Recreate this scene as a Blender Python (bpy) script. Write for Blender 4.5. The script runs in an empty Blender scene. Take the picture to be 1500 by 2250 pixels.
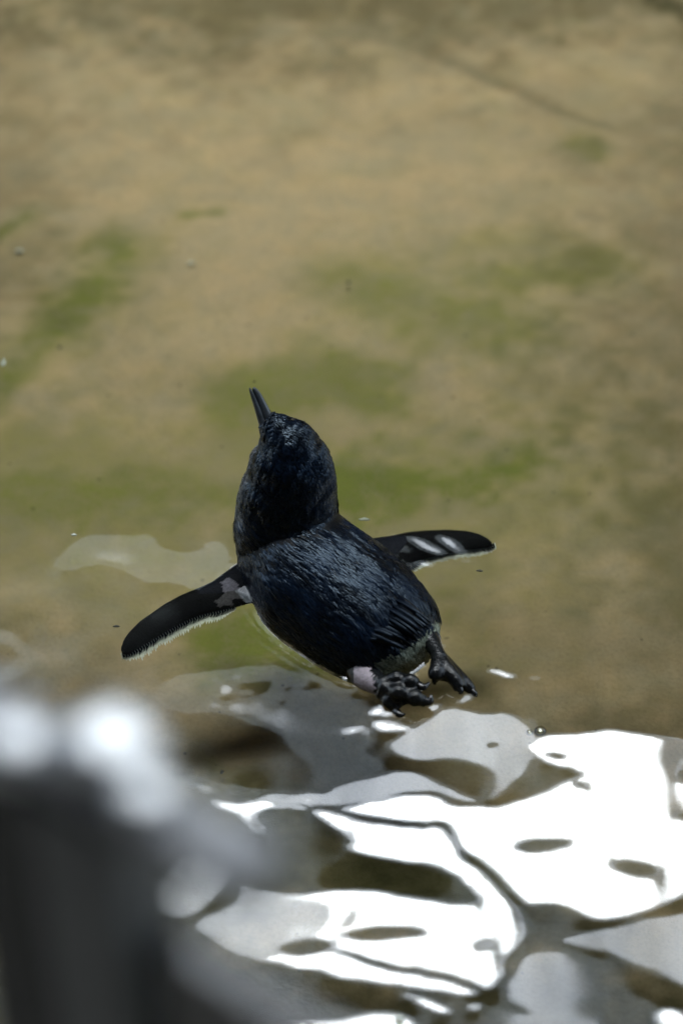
import bpy, bmesh, math, random
import numpy as np
from mathutils import Vector, Matrix, kdtree
from mathutils.bvhtree import BVHTree

random.seed(7)
rng = np.random.default_rng(11)
S = bpy.context.scene
COL = S.collection
R = math.radians

# ------------------------------------------------------------------ camera
CAM = Vector((0.0, -1.45, 1.45))
PITCH = 45.0
FOCAL, SENSOR_H = 85.0, 36.0
cam_data = bpy.data.cameras.new('camera')
cam = bpy.data.objects.new('camera', cam_data)
COL.objects.link(cam)
cam.location = CAM
cam.rotation_euler = (R(90 - PITCH), 0, 0)
cam_data.sensor_fit = 'VERTICAL'
cam_data.sensor_height = SENSOR_H
cam_data.sensor_width = 24.0
cam_data.lens = FOCAL
cam_data.clip_start = 0.05
cam_data.clip_end = 500
cam_data.dof.use_dof = True
cam_data.dof.focus_distance = 1.97
cam_data.dof.aperture_fstop = 2.7
S.camera = cam

# ------------------------------------------------------------------ world, sun, exposure
SUN_DIR = Vector((0.03, math.cos(R(87.6)), math.sin(R(87.6)))).normalized()
world = bpy.data.worlds.new('World')
S.world = world
world.use_nodes = True
wn = world.node_tree
wn.nodes.clear()
sky = wn.nodes.new('ShaderNodeTexSky')
sky.sky_type = 'NISHITA'
sky.sun_disc = False
sky.sun_elevation = R(87.6)
sky.sun_rotation = 0.0
sky.air_density = 1.0
sky.dust_density = 4.0
sky.ozone_density = 1.0
bg = wn.nodes.new('ShaderNodeBackground')
bg.inputs['Strength'].default_value = 0.115
wo = wn.nodes.new('ShaderNodeOutputWorld')
hs = wn.nodes.new('ShaderNodeHueSaturation')      # thin even cloud takes most of the blue out
hs.inputs['Saturation'].default_value = 0.6
wn.links.new(sky.outputs[0], hs.inputs['Color'])
wtc = wn.nodes.new('ShaderNodeTexCoord')
cl = wn.nodes.new('ShaderNodeTexNoise')           # billowing cloud over the whole sky
cl.inputs['Scale'].default_value = 7.0
cl.inputs['Detail'].default_value = 5.0
cl.inputs['Roughness'].default_value = 0.5
cl.inputs['Distortion'].default_value = 0.6
wn.links.new(wtc.outputs['Generated'], cl.inputs['Vector'])
cr = wn.nodes.new('ShaderNodeMapRange')
cr.inputs['From Min'].default_value = 0.35
cr.inputs['From Max'].default_value = 0.68
cr.inputs['To Min'].default_value = 0.30
cr.inputs['To Max'].default_value = 1.05
wn.links.new(cl.outputs['Fac'], cr.inputs['Value'])
cg = wn.nodes.new('ShaderNodeVectorMath')
cg.operation = 'MULTIPLY'
cg.inputs[1].default_value = (0.93, 1.0, 0.98)
wn.links.new(hs.outputs[0], cg.inputs[0])
cm = wn.nodes.new('ShaderNodeVectorMath')
cm.operation = 'SCALE'
wn.links.new(cg.outputs[0], cm.inputs[0])
wn.links.new(cr.outputs[0], cm.inputs['Scale'])
wn.links.new(cm.outputs[0], bg.inputs['Color'])
wn.links.new(bg.outputs[0], wo.inputs['Surface'])

sun_data = bpy.data.lights.new('sun', 'SUN')
sun_data.energy = 1.4
sun_data.angle = R(60)          # sun behind bright thin cloud
sun_data.color = (0.91, 0.97, 1.0)
sun = bpy.data.objects.new('sun', sun_data)
COL.objects.link(sun)
sun.location = (0, 3, 14)
sun.rotation_euler = SUN_DIR.to_track_quat('Z', 'Y').to_euler()

S.view_settings.view_transform = 'Standard'
S.view_settings.look = 'None'
S.view_settings.gamma = 1.0
S.view_settings.use_curve_mapping = False
S.view_settings.exposure = 3.48
S.render.engine = 'CYCLES'
S.cycles.use_denoising = True
S.cycles.max_bounces = 8
S.cycles.transparent_max_bounces = 12
S.cycles.caustics_reflective = False
S.cycles.caustics_refractive = False
S.cycles.sample_clamp_indirect = 12
S.cycles.use_adaptive_sampling = False

# ------------------------------------------------------------------ helpers
PXS = SENSOR_H / FOCAL / 2250.0
CP, SP = math.cos(R(PITCH)), math.sin(R(PITCH))


def at(u, v, z=0.0):
    """a point of the photograph (1500 x 2250) at the height z above the water"""
    x, up = (u - 750) * PXS, (1125 - v) * PXS
    dy, dz = CP + up * SP, -SP + up * CP
    t = (CAM.z - z) / -dz
    return Vector((x * t, CAM.y + dy * t, z))


def tag(o, label=None, cat=None, group=None, kind=None):
    if label: o['label'] = label
    if cat: o['category'] = cat
    if group: o['group'] = group
    if kind: o['kind'] = kind
    return o


def empty(name, loc=(0, 0, 0)):
    o = bpy.data.objects.new(name, None)
    o.empty_display_size = 0.05
    o.location = loc
    COL.objects.link(o)
    return o


def link_mesh(name, me, mat, parent=None, smooth=True):
    if mat: me.materials.append(mat)
    if smooth:
        me.shade_smooth()
    o = bpy.data.objects.new(name, me)
    COL.objects.link(o)
    if parent:
        o.parent = parent
        o.matrix_parent_inverse = Matrix.Translation(-Vector(parent.location))
    return o


def from_arrays(name, v, f):
    me = bpy.data.meshes.new(name)
    v = np.asarray(v, dtype=np.float32); f = np.asarray(f, dtype=np.int32)
    k = f.shape[1]
    me.vertices.add(len(v)); me.vertices.foreach_set('co', v.ravel())
    me.loops.add(f.size); me.loops.foreach_set('vertex_index', f.ravel())
    me.polygons.add(len(f))
    me.polygons.foreach_set('loop_start', np.arange(0, f.size, k, dtype=np.int32))
    me.update(calc_edges=True)
    return me


def grid_mesh(name, xs, ys, Z):
    X, Y = np.meshgrid(xs, ys)
    v = np.stack([X, Y, Z], -1).reshape(-1, 3)
    nx, ny = len(xs), len(ys)
    i = (np.arange(ny - 1)[:, None] * nx + np.arange(nx - 1)[None, :]).ravel()
    f = np.stack([i, i + 1, i + 1 + nx, i + nx], -1)
    return from_arrays(name, v, f), X, Y


def box_bm(bm, c, s, bevel=0.0, rot=None):
    r = bmesh.ops.create_cube(bm, size=1.0)
    vs = r['verts']
    bmesh.ops.scale(bm, vec=s, verts=vs)
    if bevel:
        es = list({e for v in vs for e in v.link_edges})
        b = bmesh.ops.bevel(bm, geom=es, offset=bevel, segments=2, affect='EDGES', profile=0.6)
        vs = list({v for f in b['faces'] for v in f.verts} | {v for v in vs if v.is_valid})
    if rot is not None:
        bmesh.ops.rotate(bm, cent=(0, 0, 0), matrix=rot, verts=vs)
    bmesh.ops.translate(bm, vec=c, verts=vs)


def box(name, c, s, mat, parent=None, bevel=0.0, rot=None):
    bm = bmesh.new(); box_bm(bm, c, s, bevel, rot)
    me = bpy.data.meshes.new(name); bm.to_mesh(me); bm.free()
    return link_mesh(name, me, mat, parent, smooth=False)


def mat_new(name):
    m = bpy.data.materials.new(name); m.use_nodes = True
    nt = m.node_tree
    return m, nt, nt.nodes['Principled BSDF']


def node(nt, t, **kw):
    n = nt.nodes.new(t)
    for k, v in kw.items():
        if hasattr(n, k): setattr(n, k, v)
        else: n.inputs[k].default_value = v
    return n


def noise(nt, scale, detail=4, rough=0.55, vec=None, dist=0.0):
    n = nt.nodes.new('ShaderNodeTexNoise')
    n.inputs['Scale'].default_value = scale
    n.inputs['Detail'].default_value = detail
    n.inputs['Roughness'].default_value = rough
    n.inputs['Distortion'].default_value = dist
    if vec: nt.links.new(vec, n.inputs['Vector'])
    return n.outputs['Fac']


def ramp(nt, fac, stops):
    n = nt.nodes.new('ShaderNodeValToRGB')
    e = n.color_ramp.elements
    while len(e) < len(stops): e.new(0.5)
    for q, (p, c) in zip(e, stops):
        q.position = p; q.color = (*c, 1) if len(c) == 3 else c
    nt.links.new(fac, n.inputs[0])
    return n.outputs[0]


def mix(nt, a, b, fac, mode='MIX'):
    n = nt.nodes.new('ShaderNodeMix'); n.data_type = 'RGBA'; n.blend_type = mode
    for s, v in ((n.inputs[6], a), (n.inputs[7], b), (n.inputs[0], fac)):
        if isinstance(v, (int, float)): s.default_value = v
        elif isinstance(v, tuple): s.default_value = (*v, 1)
        else: nt.links.new(v, s)
    return n.outputs[2]


def mth(nt, op, a, b=None, clamp=False):
    n = nt.nodes.new('ShaderNodeMath'); n.operation = op; n.use_clamp = clamp
    for s, v in ((n.inputs[0], a), (n.inputs[1], b)):
        if v is None: continue
        if isinstance(v, (int, float)): s.default_value = v
        else: nt.links.new(v, s)
    return n.outputs[0]


def attr(nt, name):
    n = nt.nodes.new('ShaderNodeAttribute'); n.attribute_name = name
    return n


def bump(nt, h, strength, dist, bsdf):
    b = nt.nodes.new('ShaderNodeBump')
    b.inputs['Strength'].default_value = strength
    b.inputs['Distance'].default_value = dist
    nt.links.new(h, b.inputs['Height']); nt.links.new(b.outputs[0], bsdf.inputs['Normal'])


def plain(name, col, rough=0.6, metal=0.0, var=0.25, scale=20.0, spec=0.5):
    m, nt, p = mat_new(name)
    tc = nt.nodes.new('ShaderNodeTexCoord')
    n = noise(nt, scale, 5, 0.6, tc.outputs['Object'])
    lo = tuple(c * (1 - var) for c in col); hi = tuple(min(1, c * (1 + var)) for c in col)
    nt.links.new(ramp(nt, n, [(0.3, lo), (0.7, hi)]), p.inputs['Base Color'])
    p.inputs['Roughness'].default_value = rough
    p.inputs['Metallic'].default_value = metal
    p.inputs['Specular IOR Level'].default_value = spec
    bump(nt, n, 0.15, 0.002, p)
    return m


def set_attr(me, name, vals, typ='FLOAT', dom='POINT'):
    a = me.attributes.new(name, typ, dom)
    if typ == 'FLOAT': a.data.foreach_set('value', np.asarray(vals, np.float32).ravel())
    else: a.data.foreach_set('color', np.asarray(vals, np.float32).ravel())


def vnoise(X, Y, cell, seed):
    """smooth value noise on the plane, about -1..1"""
    g = np.random.default_rng(seed).uniform(-1, 1, (256, 256))
    x, y = X / cell, Y / cell
    xi, yi = np.floor(x).astype(int), np.floor(y).astype(int)
    fx, fy = x - xi, y - yi
    fx, fy = fx * fx * (3 - 2 * fx), fy * fy * (3 - 2 * fy)
    G = lambda a, b: g[b % 256, a % 256]
    return ((G(xi, yi) * (1 - fx) + G(xi + 1, yi) * fx) * (1 - fy)
            + (G(xi, yi + 1) * (1 - fx) + G(xi + 1, yi + 1) * fx) * fy)


# ------------------------------------------------------------------ materials of the place
def floor_material():
    m, nt, p = mat_new('algae_stained_concrete')
    tc = nt.nodes.new('ShaderNodeTexCoord').outputs['Object']
    mp = nt.nodes.new('ShaderNodeMapping'); mp.inputs['Scale'].default_value = (0.85, 1.0, 1.0)
    nt.links.new(tc, mp.inputs['Vector']); st = mp.outputs[0]
    big = noise(nt, 5.0, 5, 0.6, st, 0.6)
    mid = noise(nt, 26.0, 6, 0.65, st, 0.4)
    fine = noise(nt, 260.0, 4, 0.7, tc)
    grit = noise(nt, 900.0, 2, 0.6, tc)
    base = ramp(nt, big, [(0.30, (0.46, 0.360, 0.235)), (0.5, (0.560, 0.425, 0.268)), (0.70, (0.610, 0.465, 0.300))])
    rust = ramp(nt, mid, [(0.35, (0.35, 0.31, 0.21)), (0.64, (0.62, 0.425, 0.22))])
    c = mix(nt, base, rust, 0.38)
    al = attr(nt, 'algae').outputs['Fac']
    gn = mth(nt, 'ADD', mth(nt, 'MULTIPLY', mid, 0.9), mth(nt, 'MULTIPLY', fine, 0.7))
    gf = mth(nt, 'MULTIPLY', al, mth(nt, 'ADD', mth(nt, 'MULTIPLY', gn, 1.5), -0.25), True)
    green = ramp(nt, mid, [(0.3, (0.135, 0.165, 0.040)), (0.7, (0.230, 0.245, 0.055))])
    # a thin scattered film of algae everywhere, thick mats where the attribute says
    film = mth(nt, 'MULTIPLY', mth(nt, 'SUBTRACT', noise(nt, 11.0, 6, 0.7, st, 1.0), 0.47), 0.8, True)
    c = mix(nt, c, green, film)
    c = mix(nt, c, green, gf)
    dk = attr(nt, 'dirt_and_light').outputs['Fac']  # dark stains together with painted shade and edge falloff
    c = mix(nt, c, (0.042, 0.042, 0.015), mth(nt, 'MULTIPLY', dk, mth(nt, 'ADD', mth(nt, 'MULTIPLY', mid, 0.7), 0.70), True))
    g2 = ramp(nt, mth(nt, 'ADD', mth(nt, 'MULTIPLY', fine, 0.6), mth(nt, 'MULTIPLY', grit, 0.4)),
              [(0.33, (0.78, 0.79, 0.75)), (0.5, (1.0, 1.0, 1.0)), (0.7, (1.13, 1.12, 1.09))])
    c = mix(nt, c, g2, 1.0, 'MULTIPLY')
    vo = nt.nodes.new('ShaderNodeTexVoronoi'); vo.inputs['Scale'].default_value = 55.0
    nt.links.new(tc, vo.inputs['Vector'])
    sp = mth(nt, 'MULTIPLY', mth(nt, 'LESS_THAN', vo.outputs['Distance'], 0.085), mth(nt, 'GREATER_THAN', noise(nt, 30.0, 2, 0.5, tc), 0.56))
    c = mix(nt, c, (0.05, 0.045, 0.03), mth(nt, 'MULTIPLY', sp, 0.6))
    nt.links.new(c, p.inputs['Base Color'])
    p.inputs['Roughness'].default_value = 0.85
    p.inputs['Specular IOR Level'].default_value = 0.1
    bump(nt, mth(nt, 'ADD', fine, mid), 0.35, 0.003, p)
    return m


def water_material():
    m = bpy.data.materials.new('pool_water'); m.use_nodes = True
    nt = m.node_tree; nt.nodes.clear()
    out = nt.nodes.new('ShaderNodeOutputMaterial')
    mx = nt.nodes.new('ShaderNodeMixShader')
    tr = nt.nodes.new('ShaderNodeBsdfTransparent'); tr.inputs[0].default_value = (0.92, 0.932, 0.875, 1)
    gl = nt.nodes.new('ShaderNodeBsdfGlossy'); gl.inputs['Roughness'].default_value = 0.065; gl.distribution = 'BECKMANN'
    fr = nt.nodes.new('ShaderNodeFresnel'); fr.inputs['IOR'].default_value = 1.85
    nt.links.new(fr.outputs[0], mx.inputs[0])
    nt.links.new(tr.outputs[0], mx.inputs[1]); nt.links.new(gl.outputs[0], mx.inputs[2])
    nt.links.new(mx.outputs[0], out.inputs['Surface'])
    return m


M_FLOOR = floor_material()
M_WATER = water_material()
M_DECK = plain('deck_concrete', (0.30, 0.28, 0.25), 0.85, 0, 0.2, 30)
M_POOLWALL = plain('pool_side_concrete', (0.24, 0.21, 0.14), 0.85, 0, 0.3, 18)
M_TIMBER = plain('dark_timber', (0.016, 0.015, 0.013), 0.9, 0, 0.3, 3, 0.02)
M_SOFFIT = plain('stained_soffit', (0.045, 0.040, 0.034), 0.9, 0, 0.3, 3, 0.02)
M_PARAPET = plain('pale_parapet', (0.52, 0.57, 0.58), 0.8, 0, 0.45, 1.6)

# ------------------------------------------------------------------ ground, pool, water
WATER_Z, FLOOR_Z, DECK_Z = 0.0, -0.13, 0.10
PX0, PX1, PY0, PY1 = -2.6, 2.6, -0.63, 4.2        # the pool


def ground():
    v = []; f = []
    X = [-300, PX0, PX1, 300]; Y = [-300, PY0, PY1, 300]
    for y in Y:
        for x in X: v.append((x, y, DECK_Z))
    for j in range(3):
        for i in range(3):
            if i == 1 and j == 1: continue
            a = j * 4 + i
            f.append((a, a + 1, a + 5, a + 4))
    o = link_mesh('ground', from_arrays('ground', v, f), M_DECK, smooth=False)
    tag(o, 'grey concrete deck around the pool', 'ground', kind='structure')


ground()
for nm, c, s in (('pool_wall_near', ((PX0 + PX1) / 2, PY0 - .05, -.024), (PX1 - PX0 + .2, .1, .24)),
                 ('pool_wall_far', ((PX0 + PX1) / 2, PY1 + .05, -.024), (PX1 - PX0 + .2, .1, .24)),
                 ('pool_wall_left', (PX0 - .05, (PY0 + PY1) / 2, -.024), (.1, PY1 - PY0, .24)),
                 ('pool_wall_right', (PX1 + .05, (PY0 + PY1) / 2, -.024), (.1, PY1 - PY0, .24))):
    tag(box(nm, c, s, M_POOLWALL), 'stained concrete side of the pool', 'pool wall', kind='structure')


def spaced(lo, a, b, hi, step, grow=1.35):
    xs = list(np.arange(a, b + step / 2, step))
    d = step; x = xs[-1]
    while x < hi:
        d *= grow; x = min(hi, x + d); xs.append(x)
    d = step; x = xs[0]; pre = []
    while x > lo:
        d *= grow; x = max(lo, x - d); pre.append(x)
    return np.array(pre[::-1] + xs)


def pool_floor():
    xs = spaced(PX0, -.6, .6, PX1, .006); ys = spaced(PY0, -.60, 1.0, PY1, .006)
    X, Y = np.meshgrid(xs, ys)
    Z = FLOOR_Z + .006 * vnoise(X, Y, .23, 1) + .0025 * vnoise(X, Y, .07, 2) + .001 * vnoise(X, Y, .025, 3)
    algae = np.zeros_like(X); dirt_and_light = np.zeros_like(X)

    def stroke(A, pts, wpx, s):
        P = [at(u, v, FLOOR_Z) for u, v in pts]
        w = wpx * PXS * 2.05
        D = np.full_like(X, 9.0)
        wob = w * (.45 * vnoise(X, Y, .06, 20) + .5 * vnoise(X, Y, .03, 21) + vnoise(X, Y, .012, 22) * .4)
        for p, q in zip(P, P[1:]):
            dx, dy = q.x - p.x, q.y - p.y; L2 = dx * dx + dy * dy + 1e-12
            t = np.clip(((X - p.x) * dx + (Y - p.y) * dy) / L2, 0, 1)
            D = np.minimum(D, np.hypot(X - p.x - t * dx, (Y - p.y - t * dy)))
        np.maximum(A, s * np.exp(-np.clip(D + wob, 0, None) ** 2 / (2 * (w * 1.1) ** 2)), out=A)

    for pts, w, s in (
            ([(-40, 880), (60, 790), (150, 710), (215, 630), (265, 555)], 64, .85),
            ([(-30, 545), (60, 480)], 24, .8),
            ([(1040, 620), (1180, 600), (1340, 585)], 62, .62),
            ([(840, 640), (960, 690), (1090, 700)], 110, .68),
            ([(1010, 540), (1150, 530), (1250, 550)], 60, .4),
            ([(540, 870), (680, 830), (820, 860)], 90, .75),
            ([(760, 1060), (860, 1045), (980, 1055), (1120, 1010)], 110, 1.0),
            ([(860, 980), (1100, 1000)], 50, .7),
            ([(-20, 1090), (150, 1100), (300, 1080), (470, 1100)], 85, .75),
            ([(520, 900), (560, 960)], 60, .6), ([(50, 1080), (700, 1150), (1200, 1080)], 260, .52),
            ([(500, 1420), (600, 1400), (680, 1440)], 90, .9),
            ([(40, 1180), (180, 1290), (280, 1340)], 80, .45),
            ([(430, 1800), (560, 1850)], 80, .6), ([(700, 1910), (1000, 1940)], 50, .4),
            ([(900, 1330), (1000, 1370)], 80, .3),
            ([(1280, 330), (1310, 345)], 30, .55),
            ([(410, 475), (480, 468)], 12, .8)):
        stroke(algae, pts, w, s)
    for pts, w, s in (  # narrow strokes are stains; broad ones paint in shade and edge falloff
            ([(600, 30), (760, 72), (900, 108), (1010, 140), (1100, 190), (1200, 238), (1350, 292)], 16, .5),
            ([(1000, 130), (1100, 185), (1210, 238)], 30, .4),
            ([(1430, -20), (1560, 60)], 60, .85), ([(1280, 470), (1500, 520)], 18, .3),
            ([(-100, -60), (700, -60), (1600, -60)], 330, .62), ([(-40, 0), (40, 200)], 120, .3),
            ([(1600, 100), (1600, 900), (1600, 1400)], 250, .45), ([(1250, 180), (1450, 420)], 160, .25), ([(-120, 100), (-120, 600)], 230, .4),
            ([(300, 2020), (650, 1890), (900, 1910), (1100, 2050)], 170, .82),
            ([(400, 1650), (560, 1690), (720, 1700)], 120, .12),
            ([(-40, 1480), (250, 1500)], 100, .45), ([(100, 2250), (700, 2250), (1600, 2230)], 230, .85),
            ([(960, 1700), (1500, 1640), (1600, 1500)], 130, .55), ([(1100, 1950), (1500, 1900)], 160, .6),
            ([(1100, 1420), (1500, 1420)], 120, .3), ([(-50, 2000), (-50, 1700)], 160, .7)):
        stroke(dirt_and_light, pts, w, s)
    # the joint that crosses the far floor is a shallow groove
    groove = np.zeros_like(X)
    stroke(groove, [(600, 30), (760, 72), (900, 108), (1010, 140), (1100, 190), (1200, 238), (1350, 292)], 12, 1.0)
    Z = Z - .0025 * groove
    me, _, _ = grid_mesh('pool_floor', xs, ys, Z)
    set_attr(me, 'algae', algae); set_attr(me, 'dirt_and_light', dirt_and_light)
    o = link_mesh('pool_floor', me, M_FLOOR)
    tag(o, 'tan concrete pool floor with green algae patches', 'pool floor', kind='structure')


pool_floor()

# ------------------------------------------------------------------ the penguin
HEAD = Vector((-0.68, 0.733, 0)).normalized()      # swimming direction
SIDE = Vector((HEAD.y, -HEAD.x, 0))                # its right side


def resample(pts, n):
    P = np.array([tuple(p) for p in pts], float)
    d = np.r_[0, np.cumsum(np.linalg.norm(np.diff(P, axis=0), axis=1))]
    t = np.linspace(0, d[-1], n)
    return np.stack([np.interp(t, d, P[:, k]) for k in range(P.shape[1])], -1)


def smooth_path(pts, n):
    """Catmull-Rom through rows of numbers"""
    P = np.array(pts, float)
    P = np.vstack([2 * P[0] - P[1], P, 2 * P[-1] - P[-2]])
    out = []
    segs = len(P) - 3
    for k in np.linspace(0, segs - 1e-6, n):
        i = int(k); t = k - i
        a, b, c, d = P[i:i + 4]
        out.append(.5 * ((2 * b) + (c - a) * t + (2 * a - 5 * b + 4 * c - d) * t * t + (3 * b - a - 3 * c + d) * t ** 3))
    return np.array(out)


class Geo:
    def __init__(s): s.v = []; s.f = []; s.tag = []

    def rings(s, rings, t):
        base = len(s.v); n = len(rings[0]); m = len(rings)
        for r in rings: s.v += [tuple(p) for p in r]
        for j in range(m - 1):
            for i in range(n):
                a = base + j * n + i; b = base + j * n + (i + 1) % n
                s.f.append((a, b, b + n, a + n))
        for j, rev in ((0, True), (m - 1, False)):
            c = len(s.v); s.v.append(tuple(np.mean(np.array([tuple(p) for p in rings[j]]), axis=0)))
            for i in range(n):
                a = base + j * n + i; b = base + j * n + (i + 1) % n
                s.f.append((c, b, a) if rev else (c, a, b))
        s.tag += [t] * (len(s.v) - len(s.tag))

    def tube(s, path, t, n=12, up=(0, 0, 1), steps=None):
        """path rows: x, y, z, half width, half height"""
        P = smooth_path(path, steps or max(8, len(path) * 5))
        rs = []
        for i in range(len(P)):
            a, b = P[max(i - 1, 0)], P[min(i + 1, len(P) - 1)]
            T = Vector(b[:3] - a[:3]).normalized()
            sd = T.cross(Vector(up)).normalized(); u2 = sd.cross(T).normalized()
            c = Vector(P[i][:3])
            rs.append([c + sd * (P[i][3] * math.cos(k)) + u2 * (P[i][4] * math.sin(k))
                       for k in np.linspace(0, 2 * math.pi, n, endpoint=False)])
        s.rings(rs, t)

    def mesh(s, name):
        me = bpy.data.meshes.new(name); me.from_pydata(s.v, [], s.f); me.update()
        return me


def body_pt(a, r, z): return HEAD * a + SIDE * r + Vector((0, 0, z))


TORSO = [  # along, across, z of the centre, half width, height above, depth below
    (-.166, -.070, -.002, .007, .006, .006),
    (-.158, -.070, -.002, .029, .024, .022),
    (-.140, -.0695, -.001, .0455, .039, .036),
    (-.112, -.0695, -.001, .0530, .0485, .044),
    (-.080, -.0705, .000, .0560, .052, .048),
    (-.045, -.072, .001, .055, .054, .049),
    (-.012, -.0665, .003, .0495, .052, .047),
    (.012, -.0625, .006, .0425, .045, .044),
    (.028, -.060, .007, .032, .035, .036),
    (.042, -.060, .007, .019, .020, .020),
    (.046, -.060, .007, .006, .006, .006)]
HEADP = [  # x, y, z, half width, half depth
    (-.048, -.051, .000, .038, .042),
    (-.0464, -.0455, .030, .0408, .0410),
    (-.0440, -.039, .055, .0398, .0378),
    (-.0415, -.0335, .075, .0362, .0340),
    (-.0435, -.0285, .092, .0315, .0295),
    (-.0475, -.0240, .1055, .0240, .0225),
    (-.0535, -.0200, .1145, .0150, .0140),
    (-.0590, -.0168, .1200, .0080, .0075),
    (-.0610, -.0158, .1220, .0040, .0040)]

FL_LEAD = [(585, 1222), (521, 1241), (466, 1282), (444, 1292), (396, 1311), (360, 1330), (331, 1350), (307, 1366), (283, 1390), (271, 1407), (265, 1424), (267, 1440)]
FL_TRAIL = [(610, 1330), (556, 1324), (528, 1331), (505, 1337), (478, 1343), (444, 1351), (416, 1362), (382, 1379), (346, 1401), (310, 1423), (285, 1439), (270, 1443)]
FR_LEAD = [(770, 1195), (814, 1188), (859, 1181), (893, 1173), (939, 1168), (984, 1166), (1025, 1168), (1052, 1174), (1075, 1186), (1088, 1199)]
FR_TRAIL = [(850, 1275), (912, 1244), (925, 1232), (945, 1225), (973, 1219), (1007, 1212), (1035, 1208), (1055, 1206), (1076, 1204), (1087, 1202)]


def flipper(g, lead, trail, zr, zt, t):
    n = 46
    L = resample([Vector((u, v)) for u, v in lead], n); T = resample([Vector((u, v)) for u, v in trail], n)
    rs = []
    for i in range(n):
        s = i / (n - 1)
        z = zr + (zt - zr) * s ** .8
        a, b = at(*L[i], z + .0015), at(*T[i], z - .0015)
        c = (a + b) / 2; h = (a - b) / 2
        th = (.0075 * (1 - s) + .0022) * min(1, ((1 - s) * 9) ** .5 + .12)
        rs.append([c + h * math.cos(k) + Vector((0, 0, th * math.sin(k) * (1 - .35 * math.cos(k + math.pi))))
                   for k in np.linspace(0, 2 * math.pi, 28, endpoint=False)])
    g.rings(rs, t)


# feet: ankle, then three toes as pixel paths with heights, knuckles swelling
FEET = [
    dict(hip=[(775, 1425, -.022, .018, .018), (786, 1460, -.007, .0130, .0125), (803, 1486, .000, .0112, .0105), (830, 1503, .004, .0092, .0085), (850, 1508, .006, .0088, .0078)],
         toes=[[(842, 1502, .008, .0072), (858, 1494, .011, .0056), (872, 1491, .013, .0068), (886, 1493, .013, .0050), (902, 1497, .015, .0066), (918, 1503, .012, .0042)],
               [(842, 1510, .007, .0075), (860, 1516, .009, .0058), (876, 1521, .011, .0074), (893, 1526, .010, .0054), (912, 1533, .010, .0076), (925, 1538, .008, .0054), (936, 1541, .007, .0054)],
               [(838, 1520, .004, .0070), (848, 1531, .003, .0054), (856, 1540, .003, .0066), (864, 1550, .001, .0050), (872, 1560, -.002, .0046)]],
         claws=[[(916, 1503, .0125, .0036), (930, 1510, .013, .0030), (943, 1500, .014, .0009)],
                [(934, 1541, .0075, .0040), (944, 1540, .009, .0034), (947, 1527, .012, .0010)],
                [(868, 1560, -.001, .0034), (878, 1570, .000, .0028), (890, 1569, .001, .0008)]]),
    dict(hip=[(915, 1370, -.006, .015, .015), (945, 1408, .006, .0085, .0085), (958, 1430, .010, .0062, .0062), (966, 1448, .011, .0066, .0060)],
         toes=[[(962, 1446, .011, .0060), (960, 1466, .012, .0062), (957, 1482, .011, .0068), (955, 1494, .008, .0048)],
               [(968, 1450, .010, .0060), (985, 1474, .010, .0062), (1000, 1494, .008, .0060), (1010, 1514, .005, .0050)],
               [(972, 1448, .008, .0056), (997, 1475, .006, .0056), (1022, 1502, .003, .0056), (1038, 1519, .001, .0040)]],
         claws=[[(956, 1492, .008, .0032), (954, 1499, .006, .0022), (956, 1504, .004, .0008)],
                [(1008, 1512, .006, .0034), (1012, 1520, .005, .0022), (1008, 1524, .003, .0008)],
                [(1036, 1517, .0015, .0030), (1043, 1525, .001, .0024), (1047, 1531, -.001, .0008)]]),
]


def px_path(rows):
    out = []
    for r in rows:
        p = at(r[0], r[1], r[2])
        out.append((p.x, p.y, p.z, r[3], r[4] if len(r) > 4 else r[3] * .92))
    return out


def web(g, A, B, t):
    """skin between two toes, sagging towards the ankle at its free edge"""
    PA, PB = smooth_path(px_path(A), 14)[:, :3], smooth_path(px_path(B), 14)[:, :3]
    rs = []
    for i in range(0, 13):
        ring = []
        row = []
        for q in np.linspace(0, 1, 7):
            k = i * (1 - .22 * math.sin(math.pi * q))
            j = int(k); fr = k - j
            a = PA[j] * (1 - fr) + PA[min(j + 1, 13)] * fr; b = PB[j] * (1 - fr) + PB[min(j + 1, 13)] * fr
            p = a * (1 - q) + b * q
            row.append(Vector(p) - Vector((0, 0, .0012 + .0018 * math.sin(math.pi * q))))
        th = .0015
        ring = [p + Vector((0, 0, th)) for p in row] + [p - Vector((0, 0, th)) for p in reversed(row)]
        rs.append(ring)
    g.rings(rs, t)


g = Geo()
rs = []
TP = smooth_path(TORSO, 60)
for a, r, z, w, hu, hd in TP:
    ring = []
    for k in np.linspace(0, 2 * math.pi, 48, endpoint=False):
        c, s_ = math.cos(k), math.sin(k)
        # slightly square shoulders of a plump bird
        e = .92
        cx = math.copysign(abs(c) ** e, c); sx = math.copysign(abs(s_) ** e, s_)
        ring.append(body_pt(a, r + w * cx, z + (hu if s_ > 0 else hd) * sx))
    rs.append(ring)
g.rings(rs, 'torso')
g.tube(HEADP, 'head', n=40, up=(0, 1, .15), steps=50)
flipper(g, FL_LEAD, FL_TRAIL, -.006, -.014, 'flipper_l')
flipper(g, FR_LEAD, FR_TRAIL, -.006, -.011, 'flipper_r')
for ft in FEET:
    g.tube(px_path(ft['hip']), 'leg', 18)
    for toe in ft['toes']: g.tube(px_path(toe), 'foot', 14)
    web(g, ft['toes'][0], ft['toes'][1], 'foot'); web(g, ft['toes'][1], ft['toes'][2], 'foot')

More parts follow.
